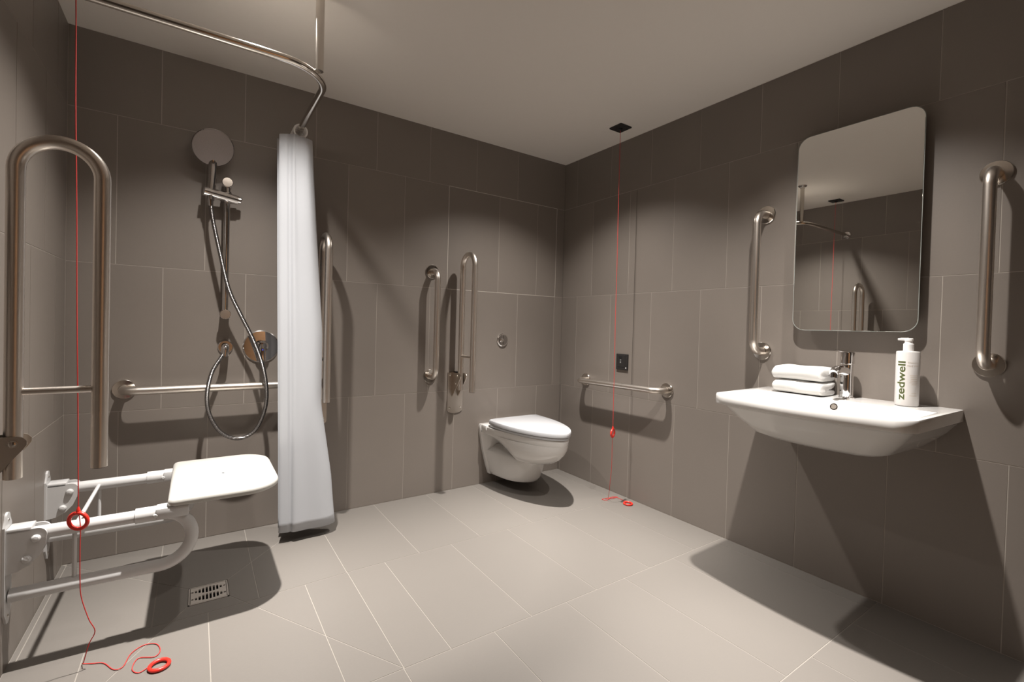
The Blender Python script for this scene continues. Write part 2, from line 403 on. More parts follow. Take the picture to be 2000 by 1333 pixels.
# ------------------------------------------------------------------ hinged drop-down rails, folded up
def drop_rail(base, out, side, label, d0=0.072, d1=0.216, ztop=1.392, zend=0.606, zbar=0.80, r=0.0163):
    """base: wall point (z=0) ; out: away from wall; side: horizontal direction along the wall"""
    b, out, side = Vector(base), Vector(out), Vector(side); Z = V(0, 0, 1)
    t = thing('drop_down_rail', label, 'support rail', tuple(b + Z * 0.68), 'hinged stainless support rails folded up')
    R = (d1 - d0) / 2; zc = ztop - r * 0.5 - R
    pts = [b + out * d0 + Z * (zend - 0.005)] + [b + out * (d0 + R - R * math.cos(PI * k / 24)) + Z * (zc + R * math.sin(PI * k / 24)) for k in range(25)] + [b + out * d1 + Z * zend]
    part('rail', tube(B(), pts, r, 24), 'steel', t)
    part('end_plug', lathe(B(), [(r - 0.001, 0), (r - 0.002, 0.002)], b + out * d1 + Z * (zend + 0.0006), (0, 0, -1), 20), 'rubber', t)
    part('crossbar', tube(B(), [b + out * (d0 + r * 0.6) + Z * zbar, b + out * (d1 - r * 0.6) + Z * zbar], 0.0085, 16), 'steel', t)
    # wall plate with a rounded foot
    w = 0.05; prof = [(-w, 0.70), (w, 0.70)] + [(w * math.cos(a), 0.478 - 0.022 * math.sin(a)) for a in (PI * k / 10 for k in range(11))]
    pl = part('wall_plate', prism(B(), [b + side * u + Z * v for u, v in prof], out * 0.005), 'satin', t)
    for u, v in ((-0.035, 0.49), (0.035, 0.49), (-0.035, 0.685), (0.035, 0.685)):
        part('screw', lathe(B(), [(0.006, 0), (0.006, 0.002), (0.003, 0.004)], b + side * u + Z * v + out * 0.005, out, 14), 'polished', pl)
    # two hinge cheeks hugging the tube
    prof = [(0.004, 0.700), (0.090, 0.700), (0.099, 0.697), (0.1055, 0.689), (0.1055, 0.680), (0.100, 0.670), (0.060, 0.618), (0.004, 0.555)]
    for s in (-1, 1):
        c = part('hinge_cheek', prism(B(), [b + out * u + Z * v + side * s * (r + 0.001) for u, v in prof], side * s * 0.004), 'satin', t)
        for u, v in ((d0 + 0.004, 0.684), (0.050, 0.640)):
            part('bolt', lathe(B(), [(0.0085, 0), (0.0085, 0.003), (0.0062, 0.003), (0.0058, 0.0055), (0.003, 0.0065)], b + out * u + Z * v + side * s * (r + 0.005), side * s, 20), 'polished', c)
    part('hinge_pad', box(B(), *sorted((b.x + out.x * 0.006 - side.x * 0.014, b.x + out.x * 0.05 + side.x * 0.014)), *sorted((b.y + out.y * 0.006 - side.y * 0.014, b.y + out.y * 0.05 + side.y * 0.014)), 0.63, 0.706), 'rubber', t, None)
    return t
drop_rail((-W, -0.95, 0), (1, 0, 0), (0, 1, 0), 'large hinged stainless rail folded up on the left wall nearest the camera', d0=0.079, d1=0.228)
drop_rail((-0.812, 0, 0), (0, -1, 0), (1, 0, 0), 'hinged stainless rail folded up on the back wall beside the toilet', d0=0.066, d1=0.207)
drop_rail((-1.588, 0, 0), (0, -1, 0), (1, 0, 0), 'hinged stainless rail folded up half hidden behind the shower curtain')

# ------------------------------------------------------------------ fold-down shower seat
t = thing('shower_bench', 'white fold down shower seat on two looped arms from the left wall', 'shower seat', (-W, -0.45, 0.37))
AZ, LZ, AR = 0.366, 0.200, 0.0185
for ya, nm in ((-0.240, 'far'), (-0.655, 'near')):
    R = (AZ - LZ) / 2; xe = -2.073 - AR - R
    pts = [V(-W + 0.03, ya, AZ)] + [V(xe + R * math.sin(PI * k / 22), ya, (AZ + LZ) / 2 + R * math.cos(PI * k / 22)) for k in range(23)] + [V(-W + 0.008, ya, LZ + 0.004)]
    arm = part('support_arm', tube(B(), pts, AR, 22), 'powder', t)
    part('sleeve', tube(B(), [V(-2.235, ya, AZ + 0.001), V(-2.150, ya, AZ + 0.001)], AR + 0.004, 22), 'powder', arm)
    part('sleeve_button', lathe(B(), [(0.007, 0), (0.007, 0.003), (0.004, 0.005)], (-2.185, ya - AR - 0.0035, AZ), (0, -1, 0), 16), 'powder', arm)
    part('brace_rod', tube(B(), [V(-2.372, ya, AZ), V(-2.372, ya, LZ)], 0.0055, 12), 'powder', arm)
    # wall plate
    prof = [(0.030, 0.40), (0.030, 0.165)] + [(0.016 * math.cos(a) , 0.145 - 0.016 * math.sin(a)) for a in (PI * k / 8 for k in range(9))] + [(-0.030, 0.165), (-0.030, 0.40)] + [(-0.016 * math.cos(a), 0.420 + 0.016 * math.sin(a)) for a in (PI * k / 8 for k in range(9))]
    pl = part('wall_plate', prism(B(), [V(-W, ya + u, v) for u, v in prof], (0.005, 0, 0)), 'powder', t)
    for zz in (0.150, 0.215, 0.415):
        part('screw', lathe(B(), [(0.0045, 0), (0.0045, 0.001), (0.002, 0.002)], (-W + 0.005, ya, zz), (1, 0, 0), 12), 'polished', pl)
    # hinge housing: two rounded cheeks with a top cover
    prof = [(0.004, 0.388), (0.066, 0.388)] + [(0.066 + 0.020 * math.sin(a), 0.368 + 0.020 * math.cos(a)) for a in (PI / 2 * k / 6 for k in range(1, 7))] + [(0.083, 0.340), (0.072, 0.312), (0.052, 0.289), (0.028, 0.276), (0.004, 0.272)]
    for s in (-1, 1):
        c = part('hinge_cheek', prism(B(), [V(-W + u, ya + s * (AR + 0.002), v) for u, v in prof], (0, s * 0.006, 0)), 'powder', t)
        for u, v in ((0.064, 0.360), (0.046, 0.306)):
            part('bolt_cap', lathe(B(), [(0.0105, 0), (0.010, 0.004), (0.007, 0.008), (0.002, 0.0095)], (-W + u, ya + s * (AR + 0.008), v), (0, s, 0), 20), 'powder', c)
    part('hinge_cover', box(B(), -W + 0.005, -W + 0.055, ya - AR - 0.008, ya + AR + 0.008, 0.380, 0.394, 0.003), 'powder', t)
part('cross_rod', tube(B(), [V(-2.372, -0.24, AZ), V(-2.372, -0.655, AZ)], 0.0058, 12), 'powder', t)
# seat pan: rounded slab with soft edges
sx0, sx1, sy0, sy1 = -2.156, -1.832, -0.690, -0.226
cx, cy = (sx0 + sx1) / 2, (sy0 + sy1) / 2
rings = []
for ins, zz in ((0.030, 0.3855), (0.010, 0.3865), (0.002, 0.391), (0.0, 0.398), (0.001, 0.406), (0.006, 0.4125), (0.016, 0.4155), (0.05, 0.4145), (0.12, 0.4125)):
    rr = [max(0.11 - ins, 0.02), max(0.02 - ins * 0.5, 0.006), max(0.02 - ins * 0.5, 0.006), max(0.11 - ins, 0.02)]
    rings.append([V(cx + x, cy + y, zz) for x, y in rrect(sx1 - sx0 - 2 * ins, sy1 - sy0 - 2 * ins, rr, 10)])
bm = B(); loft(bm, rings); st = part('seat', bm, 'seatw', t, 40)
part('drain_hole', lathe(B(), [(0.0042, 0), (0.0042, 0.0008)], (-2.000, -0.470, 0.4123), (0, 0, 1), 14), 'blackm', st)
for yy in (-0.24, -0.655): part('mount_block', box(B(), -2.185, -2.10, yy - 0.026, yy + 0.026, 0.352, 0.3868, 0.004), 'powder', st)

# ------------------------------------------------------------------ alarm pull cords
def pull_cord(plate, path, ring_c, ring_axis, ring2_c, ring2_axis, tail, label, platelabel=None):
    px, py = plate
    t = thing('alarm_pull_cord', label, 'pull cord', (px, py, H), 'red emergency pull cords')
    p = part('ceiling_plate', box(B(), px - 0.043, px + 0.043, py - 0.043, py + 0.043, H - 0.008, H, 0.002), 'black', t, None, label='square black ceiling plate')
    part('boss', lathe(B(), [(0.012, 0), (0.010, 0.006), (0.004, 0.010)], (px, py, H - 0.008), (0, 0, -1), 20), 'blackm', p)
    part('cord', tube(B(), catmull(path, 4), 0.0013, 8), 'cord', t)
    part('bangle', torus(B(), ring_c, ring_axis, 0.0225, 0.0050, 40, 12), 'red', t, 60)
    k = Vector(ring_c) + V(0, 0, 0.0265)
    part('knot', lathe(B(), [(0.002, -0.008), (0.005, -0.005), (0.0055, 0), (0.004, 0.006), (0.002, 0.012)], k, (0, 0, 1), 10), 'red', t)
    part('tail_cord', tube(B(), catmull(tail, 5), 0.0012, 8), 'cord', t)
    part('floor_bangle', torus(B(), ring2_c, ring2_axis, 0.0225, 0.0050, 40, 12), 'red', t, 60)
fzl = lambda x, y: fz(3, x, y) if x + W < 0.41 and -y > 0.2 else 0.0
lp = [(-2.372, -0.76, H - 0.012), (-2.366, -0.76, 1.80), (-2.3645, -0.76, 1.55), (-2.360, -0.76, 1.28), (-2.357, -0.76, 1.0), (-2.352, -0.76, 0.70), (-2.349, -0.76, 0.448)]
tl = [(-2.349, -0.76, 0.445), (-2.345, -0.756, 0.40), (-2.345, -0.757, 0.33), (-2.344, -0.758, 0.25), (-2.341, -0.757, 0.20), (-2.325, -0.758, 0.135), (-2.312, -0.755, 0.095), (-2.325, -0.750, 0.06), (-2.336, -0.745, 0.012)]
fl = [(-2.340, -0.730), (-2.318, -0.742), (-2.292, -0.756), (-2.266, -0.800), (-2.246, -0.799), (-2.234, -0.746), (-2.207, -0.719), (-2.176, -0.731), (-2.164, -0.772), (-2.176, -0.797), (-2.214, -0.780), (-2.224, -0.824), (-2.208, -0.852), (-2.187, -0.840)]
fl2 = lambda x, y: max(fz(2, x, y), fz(3, x, y)) + 0.0022
tl += [(x, y, fl2(x, y)) for x, y in fl]
pull_cord((-2.378, -0.76), lp, (-2.349, -0.76, 0.416), (0.42, 0.90, 0.05), (-2.162, -0.852, fl2(-2.162, -0.852) + 0.004), (0.0, 0.0, 1), tl,
          'red emergency pull cord with bangle hanging in front of the shower seat')
rp = [(-0.16, -0.645, H - 0.012), (-0.16, -0.646, 1.75), (-0.159, -0.648, 1.4), (-0.160, -0.650, 1.0), (-0.159, -0.652, 0.7), (-0.160, -0.655, 0.43)]
rt = [(-0.16, -0.655, 0.43), (-0.162, -0.655, 0.33), (-0.156, -0.650, 0.20), (-0.150, -0.635, 0.10), (-0.12, -0.60, 0.020), (-0.115, -0.585, 0.004), (-0.150, -0.578, 0.0022), (-0.139, -0.605, 0.003), (-0.075, -0.585, 0.0042), (-0.045, -0.60, 0.0022), (-0.100, -0.600, 0.0022), (-0.130, -0.585, 0.005), (-0.06, -0.600, 0.0022), (-0.055, -0.640, 0.0022), (-0.064, -0.684, 0.006)]
pull_cord((-0.160, -0.645), rp, (-0.16, -0.655, 0.400), (-0.35, 0.94, 0), (-0.076, -0.706, 0.0052), (0, 0, 1), rt,
          'red emergency pull cord hanging in the corner beside the right wall grab bar')

# ------------------------------------------------------------------ shower curtain rail and curtain
RZ, RYV, RXV, RR = 1.822, -0.800, -1.722, 0.0125
t = thing('curtain_rail', 'L shaped stainless shower curtain rail hung from the ceiling', 'curtain rail', (RXV, RYV, H))
part('rail', tube(B(), fillet([V(-W + 0.004, RYV, RZ), V(RXV, RYV, RZ), V(RXV, -0.004, RZ)], 0.15, 18), RR, 20), 'polished', t)
part('drop_rod', tube(B(), [V(-1.757, -0.775, RZ + 0.004), V(-1.757, -0.775, H - 0.004)], 0.0140, 20), 'polished', t)
for c, a in (((-1.757, -0.775, H), (0, 0, -1)), ((-W, RYV, RZ), (1, 0, 0)), ((RXV, 0, RZ), (0, -1, 0))):
    part('flange', lathe(B(), [(0.030, 0), (0.030, 0.004), (0.027, 0.009), (0.016, 0.011), (0.016, 0.020)], c, a, 32), 'chrome', t)
t = thing('shower_curtain', 'white shower curtain drawn into a narrow bundle against the back wall', 'curtain', (-1.70, -0.15, RZ))
def curtain_ring(s):
    """s 0 bottom .. 1 top: open zigzag outline of pleats in x,y"""
    zz = 0.045 + s * 1.742
    xl = -1.768 + (-0.030) * s; xr = -1.540 + (-0.128) * s ** 0.85
    lim = -1.612 + 0.075 * min(1, max(0, (0.60 - zz) / 0.50)); xr = min(xr, lim)
    sway = 0.004 * math.sin(3.2 * s + 0.6) * (1 - s)
    key = []
    for i in range(4):                            # pleats going from the wall towards the room
        y = -0.116 - i * 0.026
        key += [(xl + 0.008 * math.sin(i * 2.1 + s), y), (xr - 0.030 - 0.015 * math.sin(i * 1.7), y - 0.010)]
    yf = -0.240 - 0.004 * math.sin(5 * s)         # front fold facing the room
    key += [(xl - 0.002, yf + 0.016), (xl + 0.018, yf + 0.001), (xl + 0.034, yf + 0.003), (xl + 0.048, yf - 0.010), (xl + (xr - xl) * 0.45, yf - 0.008), (xl + (xr - xl) * 0.75, yf - 0.012), (xr - 0.012, yf + 0.004), (xr, yf + 0.028), (xr - 0.012, yf + 0.05), (xr - 0.05, yf + 0.06)]
    return catmull([V(x + sway, y, zz + (0.004 * math.sin(x * 60) if s > 0.99 else 0)) for x, y in key], 5)
bm = B(); loft(bm, [curtain_ring(k / 40) for k in range(41)], False, False, closed=False)
cu = part('fabric', bm, 'curtain', t, 75, recalc=False)
so = cu.modifiers.new('thickness', 'SOLIDIFY'); so.thickness = 0.0012
for i, yy in enumerate((-0.232, -0.205, -0.178, -0.150, -0.122)):
    part('hook_ring', torus(B(), (RXV, yy, RZ - 0.0085), (0.10, 1, 0.12), 0.0260, 0.0045, 28, 10), 'ringw', t, 60)

# ------------------------------------------------------------------ shower set
t = thing('shower_riser_rail', 'chrome shower riser bar with slider on the back wall', 'shower rail', (-1.984, 0, 1.29))
part('bar', tube(B(), [V(-1.984, -0.050, 1.010), V(-1.984, -0.050, 1.585)], 0.0122, 20), 'chrome', t)
for zz in (1.000, 1.578):
    s = part('end_support', lathe(B(), [(0.0180, 0), (0.0180, 0.052), (0.0215, 0.054), (0.0215, 0.0685), (0.020, 0.070)], (-1.984, 0, zz), (0, -1, 0), 28), 'chrome', t)
    part('end_cap', lathe(B(), [(0.0198, 0), (0.019, 0.0015), (0.006, 0.002)], (-1.984, -0.070, zz), (0, -1, 0), 24), 'satin', s)
s = part('slider', tube(B(), [V(-1.945, -0.058, 1.508), V(-2.070, -0.082, 1.522)], 0.0200, 22), 'chrome', t)
part('slider_knob', lathe(B(), [(0.015, 0), (0.0155, 0.016), (0.012, 0.020)], (-1.948, -0.058, 1.509), (1, 0, -0.08), 20), 'chrome', s)
part('slider_collar', tube(B(), [V(-1.984, -0.050, 1.492), V(-1.984, -0.050, 1.538)], 0.0185, 20), 'chrome', s)
t = thing('hand_shower', 'chrome hand shower with round spray head and looping hose', 'shower head', (-2.045, -0.09, 1.50))
ax = V(0.10, -0.86, -0.50).normalized(); hc = V(-2.040, -0.118, 1.700)
hd = part('spray_head', lathe(B(), [(0.024, -0.034), (0.058, -0.022), (0.0760, -0.008), (0.0770, -0.002), (0.0745, 0.0)], hc, ax, 48), 'darkchrome', t)
part('spray_face', lathe(B(), [(0.0750, 0), (0.0735, 0.0022), (0.045, 0.003)], hc, ax, 48), 'spray', hd, label='dark spray plate')
part('handle', tube(B(), catmull([V(-2.040, -0.074, 1.672), V(-2.041, -0.073, 1.640), V(-2.043, -0.074, 1.590), V(-2.046, -0.076, 1.530), V(-2.047, -0.078, 1.488)], 5), [0.026, 0.0245, 0.023] + [0.0220 - 0.0004 * k for k in range(18)], 22), 'chrome', t)
part('hose_nut', tube(B(), [V(-2.047, -0.078, 1.492), V(-2.0455, -0.078, 1.462)], [0.012, 0.0105], 18), 'chrome', t)
hpts = [(-2.0460, -0.078, 1.4804), (-2.0361, -0.085, 1.4031), (-2.0083, -0.090, 1.2628), (-1.9736, -0.092, 1.1103), (-1.9278, -0.092, 1.0009), (-1.8764, -0.096, 0.8876), (-1.8400, -0.118, 0.7733), (-1.8230, -0.124, 0.6580), (-1.8312, -0.118, 0.5657), (-1.8668, -0.110, 0.4823), (-1.9297, -0.105, 0.4536), (-1.9941, -0.108, 0.4878), (-2.0358, -0.114, 0.5660), (-2.0476, -0.114, 0.6478), (-2.0324, -0.098, 0.7438), (-2.0005, -0.066, 0.8030), (-1.9888, -0.052, 0.8242)]
part('hose', tube(B(), catmull(hpts, 6), 0.0082, 14), 'hose', t)
t = thing('hose_outlet', 'round chrome hose outlet elbow on the wall under the riser bar', 'pipe outlet', (-1.979, 0, 0.853))
part('wall_disc', lathe(B(), [(0.030, 0), (0.030, 0.004), (0.027, 0.008)], (-1.979, 0, 0.853), YB, 32), 'chrome', t)
part('elbow', tube(B(), fillet([V(-1.979, -0.006, 0.858), V(-1.979, -0.046, 0.858), V(-1.983, -0.050, 0.812)], 0.018, 8), 0.0145, 20), 'chrome', t)
t = thing('shower_valve', 'large round chrome shower valve plate with lever beside the curtain', 'valve', (-1.836, 0, 0.855))
part('escutcheon', lathe(B(), [(0.0755, 0), (0.0755, 0.003), (0.071, 0.008), (0.045, 0.0095)], (-1.836, 0, 0.855), YB, 56), 'chrome', t)
part('hub', lathe(B(), [(0.028, 0.008), (0.028, 0.030), (0.026, 0.046), (0.018, 0.054), (0.006, 0.057)], (-1.836, 0, 0.858), YB, 32), 'chrome', t)
bm = B()
loft(bm, [[V(-1.836 + a * w, y + b * d, zz) for a, b in rrect(2, 2, 0.6, 4)] for zz, y, w, d in ((0.868, -0.050, 0.010, 0.008), (0.840, -0.058, 0.0115, 0.008), (0.800, -0.066, 0.010, 0.006), (0.765, -0.073, 0.008, 0.005), (0.757, -0.074, 0.005, 0.004))])
lv = part('lever', bm, 'chrome', t)
part('temperature_dot', lathe(B(), [(0.004, 0), (0.003, 0.001)], (-1.836, -0.0665, 0.842), (0, -1, 0.1), 12), 'blue', lv)

# ------------------------------------------------------------------ toilet
XC = -0.432
t = thing('toilet', 'white wall hung toilet with closed lid in the back corner', 'toilet', (XC, 0, 0.065))
def dshape(v0, v1, hw, z, n=40, p=2.2, q=1.68, hb=None, drop=0.0):
    """D outline: straight back at v0, rounded nose at v1; half width hw, at the back hb"""
    hb = hw if hb is None else hb; out = []
    def half(s):
        base = (1 - s ** p) ** (1 / q); return (hb + (hw - hb) * min(1, s / 0.35)) * base
    ss = [1 - (1 - k / n) ** 2 for k in range(n + 1)]
    for s in ss: out.append(V(XC - half(s), -(v0 + (v1 - v0) * s), z + drop * s))
    for s in ss[-2::-1]: out.append(V(XC + half(s), -(v0 + (v1 - v0) * s), z + drop * s))
    return out
bm = B()
loft(bm, [dshape(v0, v1, hw, z, q=q, p=2.4, hb=hw * k) for z, v0, v1, hw, q, k in ((0.192, 0.225, 0.36, 0.070, 1.9, 0.7), (0.199, 0.215, 0.405, 0.102, 1.9, 0.7), (0.214, 0.200, 0.452, 0.130, 1.85, 0.7), (0.240, 0.180, 0.498, 0.152, 1.8, 0.75), (0.272, 0.150, 0.532, 0.168, 1.76, 0.8), (0.300, 0.110, 0.550, 0.177, 1.73, 0.88), (0.316, 0.070, 0.556, 0.181, 1.72, 0.95), (0.330, 0.030, 0.560, 0.183, 1.72, 1.0))])
# rim running back to the wall, level with the ledge behind the lid
loft(bm, [dshape(0.0, v1, hw, z, q=1.72, hb=hb, p=2.4) for z, v1, hw, hb in ((0.319, 0.555, 0.178, 0.192), (0.326, 0.559, 0.182, 0.201), (0.352, 0.566, 0.186, 0.208), (0.3665, 0.564, 0.185, 0.208))])
box(bm, XC - 0.206, XC + 0.206, -0.078, 0, 0.345, 0.3765, 0.006)
# lower trap housing
loft(bm, [dshape(0.0, v1, hw, z, p=3.2, q=1.9, hb=hb) for z, v1, hw, hb in ((0.060, 0.270, 0.118, 0.125), (0.066, 0.292, 0.130, 0.138), (0.085, 0.305, 0.136, 0.147), (0.140, 0.325, 0.142, 0.160), (0.195, 0.345, 0.140, 0.174), (0.212, 0.350, 0.128, 0.172), (0.222, 0.345, 0.10, 0.150), (0.245, 0.24, 0.08, 0.11))])
# wall plate of the pan: wide at the top, narrowing down
loft(bm, [[V(XC + sx * hw, -v, z) for sx, v in ((-1, 0), (-1, 0.022), (-0.95, 0.030), (0.95, 0.030), (1, 0.022), (1, 0))] for z, hw in ((0.062, 0.140), (0.12, 0.160), (0.22, 0.188), (0.33, 0.209), (0.366, 0.211), (0.376, 0.206))])
loft(bm, [[V(XC + sx * 0.080, y, z) for sx, y in ((-1, -0.01), (-1, -0.30), (1, -0.30), (1, -0.01))] for z in (0.19, 0.335)])
pan = part('pan', bm, 'ceramic', t, 42)
part('fixing_cover', lathe(B(), [(0.013, 0), (0.013, 0.004), (0.010, 0.006)], (XC - 0.080, -0.080, 0.290), (-1, 0, 0), 24), 'polished', pan)
part('fixing_hole', lathe(B(), [(0.005, 0), (0.005, 0.0012)], (XC - 0.086, -0.080, 0.290), (-1, 0, 0), 16), 'blackm', pan)
part('side_screw', lathe(B(), [(0.0042, 0), (0.004, 0.0012)], (XC - 0.2065, -0.028, 0.335), (-1, -0.3, 0), 12), 'greyp', pan)
bm = B(); loft(bm, [dshape(0.085, v1, hw, z, hb=hb) for z, v1, hw, hb in ((0.3685, 0.568, 0.183, 0.176), (0.371, 0.572, 0.187, 0.18), (0.382, 0.573, 0.188, 0.181))])
part('seat', bm, 'lid', t, 35)
bm = B(); loft(bm, [dshape(0.080, v1, hw, z, hb=hb, drop=d) for z, v1, hw, hb, d in ((0.3835, 0.574, 0.188, 0.181, 0), (0.386, 0.579, 0.192, 0.185, 0), (0.404, 0.581, 0.193, 0.186, 0), (0.410, 0.578, 0.190, 0.183, -0.001), (0.4145, 0.560, 0.176, 0.170, -0.002), (0.4165, 0.50, 0.12, 0.115, -0.002))])
part('lid', bm, 'lid', t, 40)
for s in (-1, 1): part('hinge', tube(B(), [V(XC + s * 0.10, -0.068, 0.386), V(XC + s * 0.055, -0.068, 0.386)], 0.010, 16), 'polished', t)
t = thing('flush_button', 'small round chrome dual flush button on the back wall above the toilet', 'flush button', (-0.485, 0, 0.893))
part('rim', lathe(B(), [(0.0415, 0), (0.0415, 0.005), (0.037, 0.010), (0.033, 0.010), (0.033, 0.006)], (-0.485, 0, 0.893), YB, 40), 'chrome', t)
for s in (-1, 1):
    pts = [V(-0.485 + s * (0.0012 + 0.030 * math.cos(a)), -0.005, 0.893 + 0.031 * math.sin(a)) for a in (-PI / 2 + PI * k / 14 for k in range(15))]
    part('button', prism(B(), pts, (0, -0.008, 0)), 'darkchrome', t)
part('finger_recess', lathe(B(), [(0.011, 0), (0.013, 0.004), (0.009, 0.006)], (-0.497, -0.012, 0.893), YB, 20), 'chrome', t)

# ------------------------------------------------------------------ alarm reset plate
t = thing('alarm_reset_plate', 'small square black alarm plate on the right wall above the grab bar', 'alarm plate', (0, -0.567, 0.788))
ym, zm = -0.567, 0.788
pb = part('plate', box(B(), -0.009, 0, ym - 0.0445, ym + 0.0445, zm - 0.047, zm + 0.047, 0.0025), 'black', t, None)
part('button', box(B(), -0.0105, -0.008, ym - 0.028, ym + 0.032, zm - 0.030, zm + 0.040, 0.001), 'black', t, None)
part('sounder_slot', box(B(), -0.0112, -0.0104, ym - 0.004, ym + 0.020, zm + 0.018, zm + 0.032), 'blackm', t, None)
for zz in (0.010, 0.002, -0.006): part('symbol', box(B(), -0.0112, -0.0104, ym + 0.003, ym + 0.012, zm + zz, zm + zz + 0.0035), 'greyp', t, None)
part('indicator', lathe(B(), [(0.0035, 0), (0.003, 0.0012)], (-0.009, ym - 0.033, zm - 0.034), XR, 12), 'led', t)

# ------------------------------------------------------------------ mirror
t = thing('wall_mirror', 'frameless portrait mirror with rounded corners on the right wall above the basin', 'mirror', (-0.042, -1.727, 1.389))
MX, yc, zc, mw, mh = -0.042, -1.727, 1.389, 0.406, 0.786
def mring(x, ins, r=0.045): return [V(x, yc + a, zc + b) for a, b in rrect(mw - 2 * ins, mh - 2 * ins, r, 8)]
bm = B(); loft(bm, [mring(MX + 0.006, 0), mring(MX + 0.0008, 0)]); part('pane', bm, 'glassedge', t, 30)
bm = B(); loft(bm, [mring(MX + 0.0009, 0.0012), mring(MX, 0.0020)]); part('silvering', bm, 'mirror', t, None)
part('hanging_frame', box(B(), MX + 0.006, 0, yc - 0.15, yc + 0.15, zc - 0.32, zc + 0.32), 'black', t, None)

# ------------------------------------------------------------------ basin
t = thing('wash_basin', 'white wall hung rectangular wash basin below the mirror', 'basin', (0, -1.727, 0.60))
YC, BZ, HW = -1.727, 0.745, 0.318
def bring(x_back, x_front, hw_b, hw_f, z, bulge=0.0, rc=0.05, n=10):
    """basin outline seen from above, from the back right round the front to the back left; x negative into the room"""
    out = []; m = 8
    # right side (towards the camera, -y) from back to front, rounded corner, front, rounded corner, left side
    def corner(sy):
        c = V(x_front + rc, YC + sy * (hw_f - rc), z); pts = []
        for k in range(m + 1):
            a = PI / 2 * k / m; pts.append(V(c.x - rc * math.sin(a), c.y + sy * rc * math.cos(a), z))
        return pts
    out.append(V(x_back, YC - hw_b, z)); out.append(V(x_back * 0.5 + (x_front + rc) * 0.5, YC - (hw_b + hw_f) / 2, z))
    r = corner(-1); l = corner(1)[::-1]; out += r
    for k in range(1, n):
        s = k / n; y = r[-1].y + (l[0].y - r[-1].y) * s; out.append(V(x_front - bulge * (1 - (2 * s - 1) ** 2), y, z))
    out += l; out.append(V(x_back * 0.5 + (x_front + rc) * 0.5, YC + (hw_b + hw_f) / 2, z)); out.append(V(x_back, YC + hw_b, z))
    for k in range(1, n): out.append(V(x_back, YC + hw_b - 2 * hw_b * k / n, z))
    return out
bm = B()
rings = [bring(-0.0, -0.255, 0.150, 0.140, 0.583, 0.01, 0.06), bring(-0.0, -0.300, 0.182, 0.172, 0.587, 0.012, 0.07), bring(0, -0.345, 0.225, 0.212, 0.607, 0.015, 0.07), bring(0, -0.392, 0.278, 0.258, 0.660, 0.02, 0.065), bring(0, -0.418, 0.304, 0.286, 0.696, 0.022, 0.06),
         bring(0, -0.428, 0.310, 0.295, 0.703, 0.022, 0.058), bring(0, -0.4445, HW, 0.307, 0.7065, 0.022, 0.056), bring(0, -0.446, HW, 0.308, 0.712, 0.022, 0.056), bring(0, -0.447, HW, 0.308, 0.738, 0.022, 0.056), bring(-0.0, -0.444, HW - 0.001, 0.306, 0.7435, 0.022, 0.054), bring(-0.0, -0.438, HW - 0.004, 0.301, BZ, 0.022, 0.050),
         bring(-0.158, -0.420, HW - 0.030, 0.285, BZ - 0.001, 0.020, 0.045), bring(-0.163, -0.412, HW - 0.036, 0.279, BZ - 0.005, 0.018, 0.045), bring(-0.172, -0.400, HW - 0.055, 0.262, BZ - 0.040, 0.015, 0.05), bring(-0.185, -0.370, 0.235, 0.225, 0.650, 0.01, 0.06), bring(-0.21, -0.33, 0.19, 0.18, 0.625, 0.005, 0.06)]
loft(bm, rings); basin = part('bowl', bm, 'ceramic', t, 38)
part('overflow', lathe(B(), [(0.0125, -0.002), (0.0125, 0.003), (0.009, 0.003), (0.009, -0.001)], (-0.1685, YC - 0.008, 0.719), (-0.95, 0, 0.3), 24), 'chrome', basin)
part('overflow_hole', lathe(B(), [(0.009, 0), (0.009, 0.0022)], (-0.1685, YC - 0.008, 0.719), (-0.95, 0, 0.3), 20), 'satin', basin)
part('waste', lathe(B(), [(0.030, 0), (0.030, 0.003), (0.022, 0.005)], (-0.27, YC, 0.6242), (0, 0, 1), 28), 'chrome', basin)
# ------------------------------------------------------------------ tap
TX, TY = -0.066, -1.735
t = thing('basin_tap', 'chrome single lever mixer tap on the back of the basin', 'tap', (TX, TY, BZ))
part('base_ring', lathe(B(), [(0.025, 0), (0.025, 0.004), (0.023, 0.007)], (TX, TY, BZ - 0.0008), (0, 0, 1), 32), 'chrome', t)
part('body', lathe(B(), [(0.0215, 0), (0.0205, 0.06), (0.0205, 0.118), (0.0200, 0.120)], (TX, TY, BZ + 0.005), (0, 0, 1), 36), 'chrome', t)
sp = part('spout', tube(B(), catmull([V(TX, TY, BZ + 0.098), V(TX - 0.05, TY, BZ + 0.107), V(TX - 0.095, TY, BZ + 0.106), V(TX - 0.118, TY, BZ + 0.097)], 6), [0.016] * 13 + [0.0155, 0.0150, 0.0145, 0.0140, 0.0135, 0.0130], 22), 'chrome', t)
part('aerator', lathe(B(), [(0.0125, -0.004), (0.0125, 0.012), (0.010, 0.013)], (TX - 0.112, TY, BZ + 0.092), (-0.1, 0, -1), 22), 'darkchrome', sp)
lv = part('lever_head', lathe(B(), [(0.0200, 0), (0.0225, 0.003), (0.0225, 0.040), (0.0210, 0.045), (0.012, 0.047)], (TX, TY, BZ + 0.127), (0, 0, 1), 36), 'chrome', t)
bm = B()
loft(bm, [[V(x, TY + b * w, BZ + zz + a * h) for a, b in rrect(2, 2, 0.7, 4)] for x, zz, w, h in ((TX, 0.170, 0.012, 0.004), (TX - 0.035, 0.174, 0.011, 0.0038), (TX - 0.082, 0.178, 0.009, 0.003), (TX - 0.090, 0.1785, 0.006, 0.002))])
part('lever', bm, 'chrome', lv)

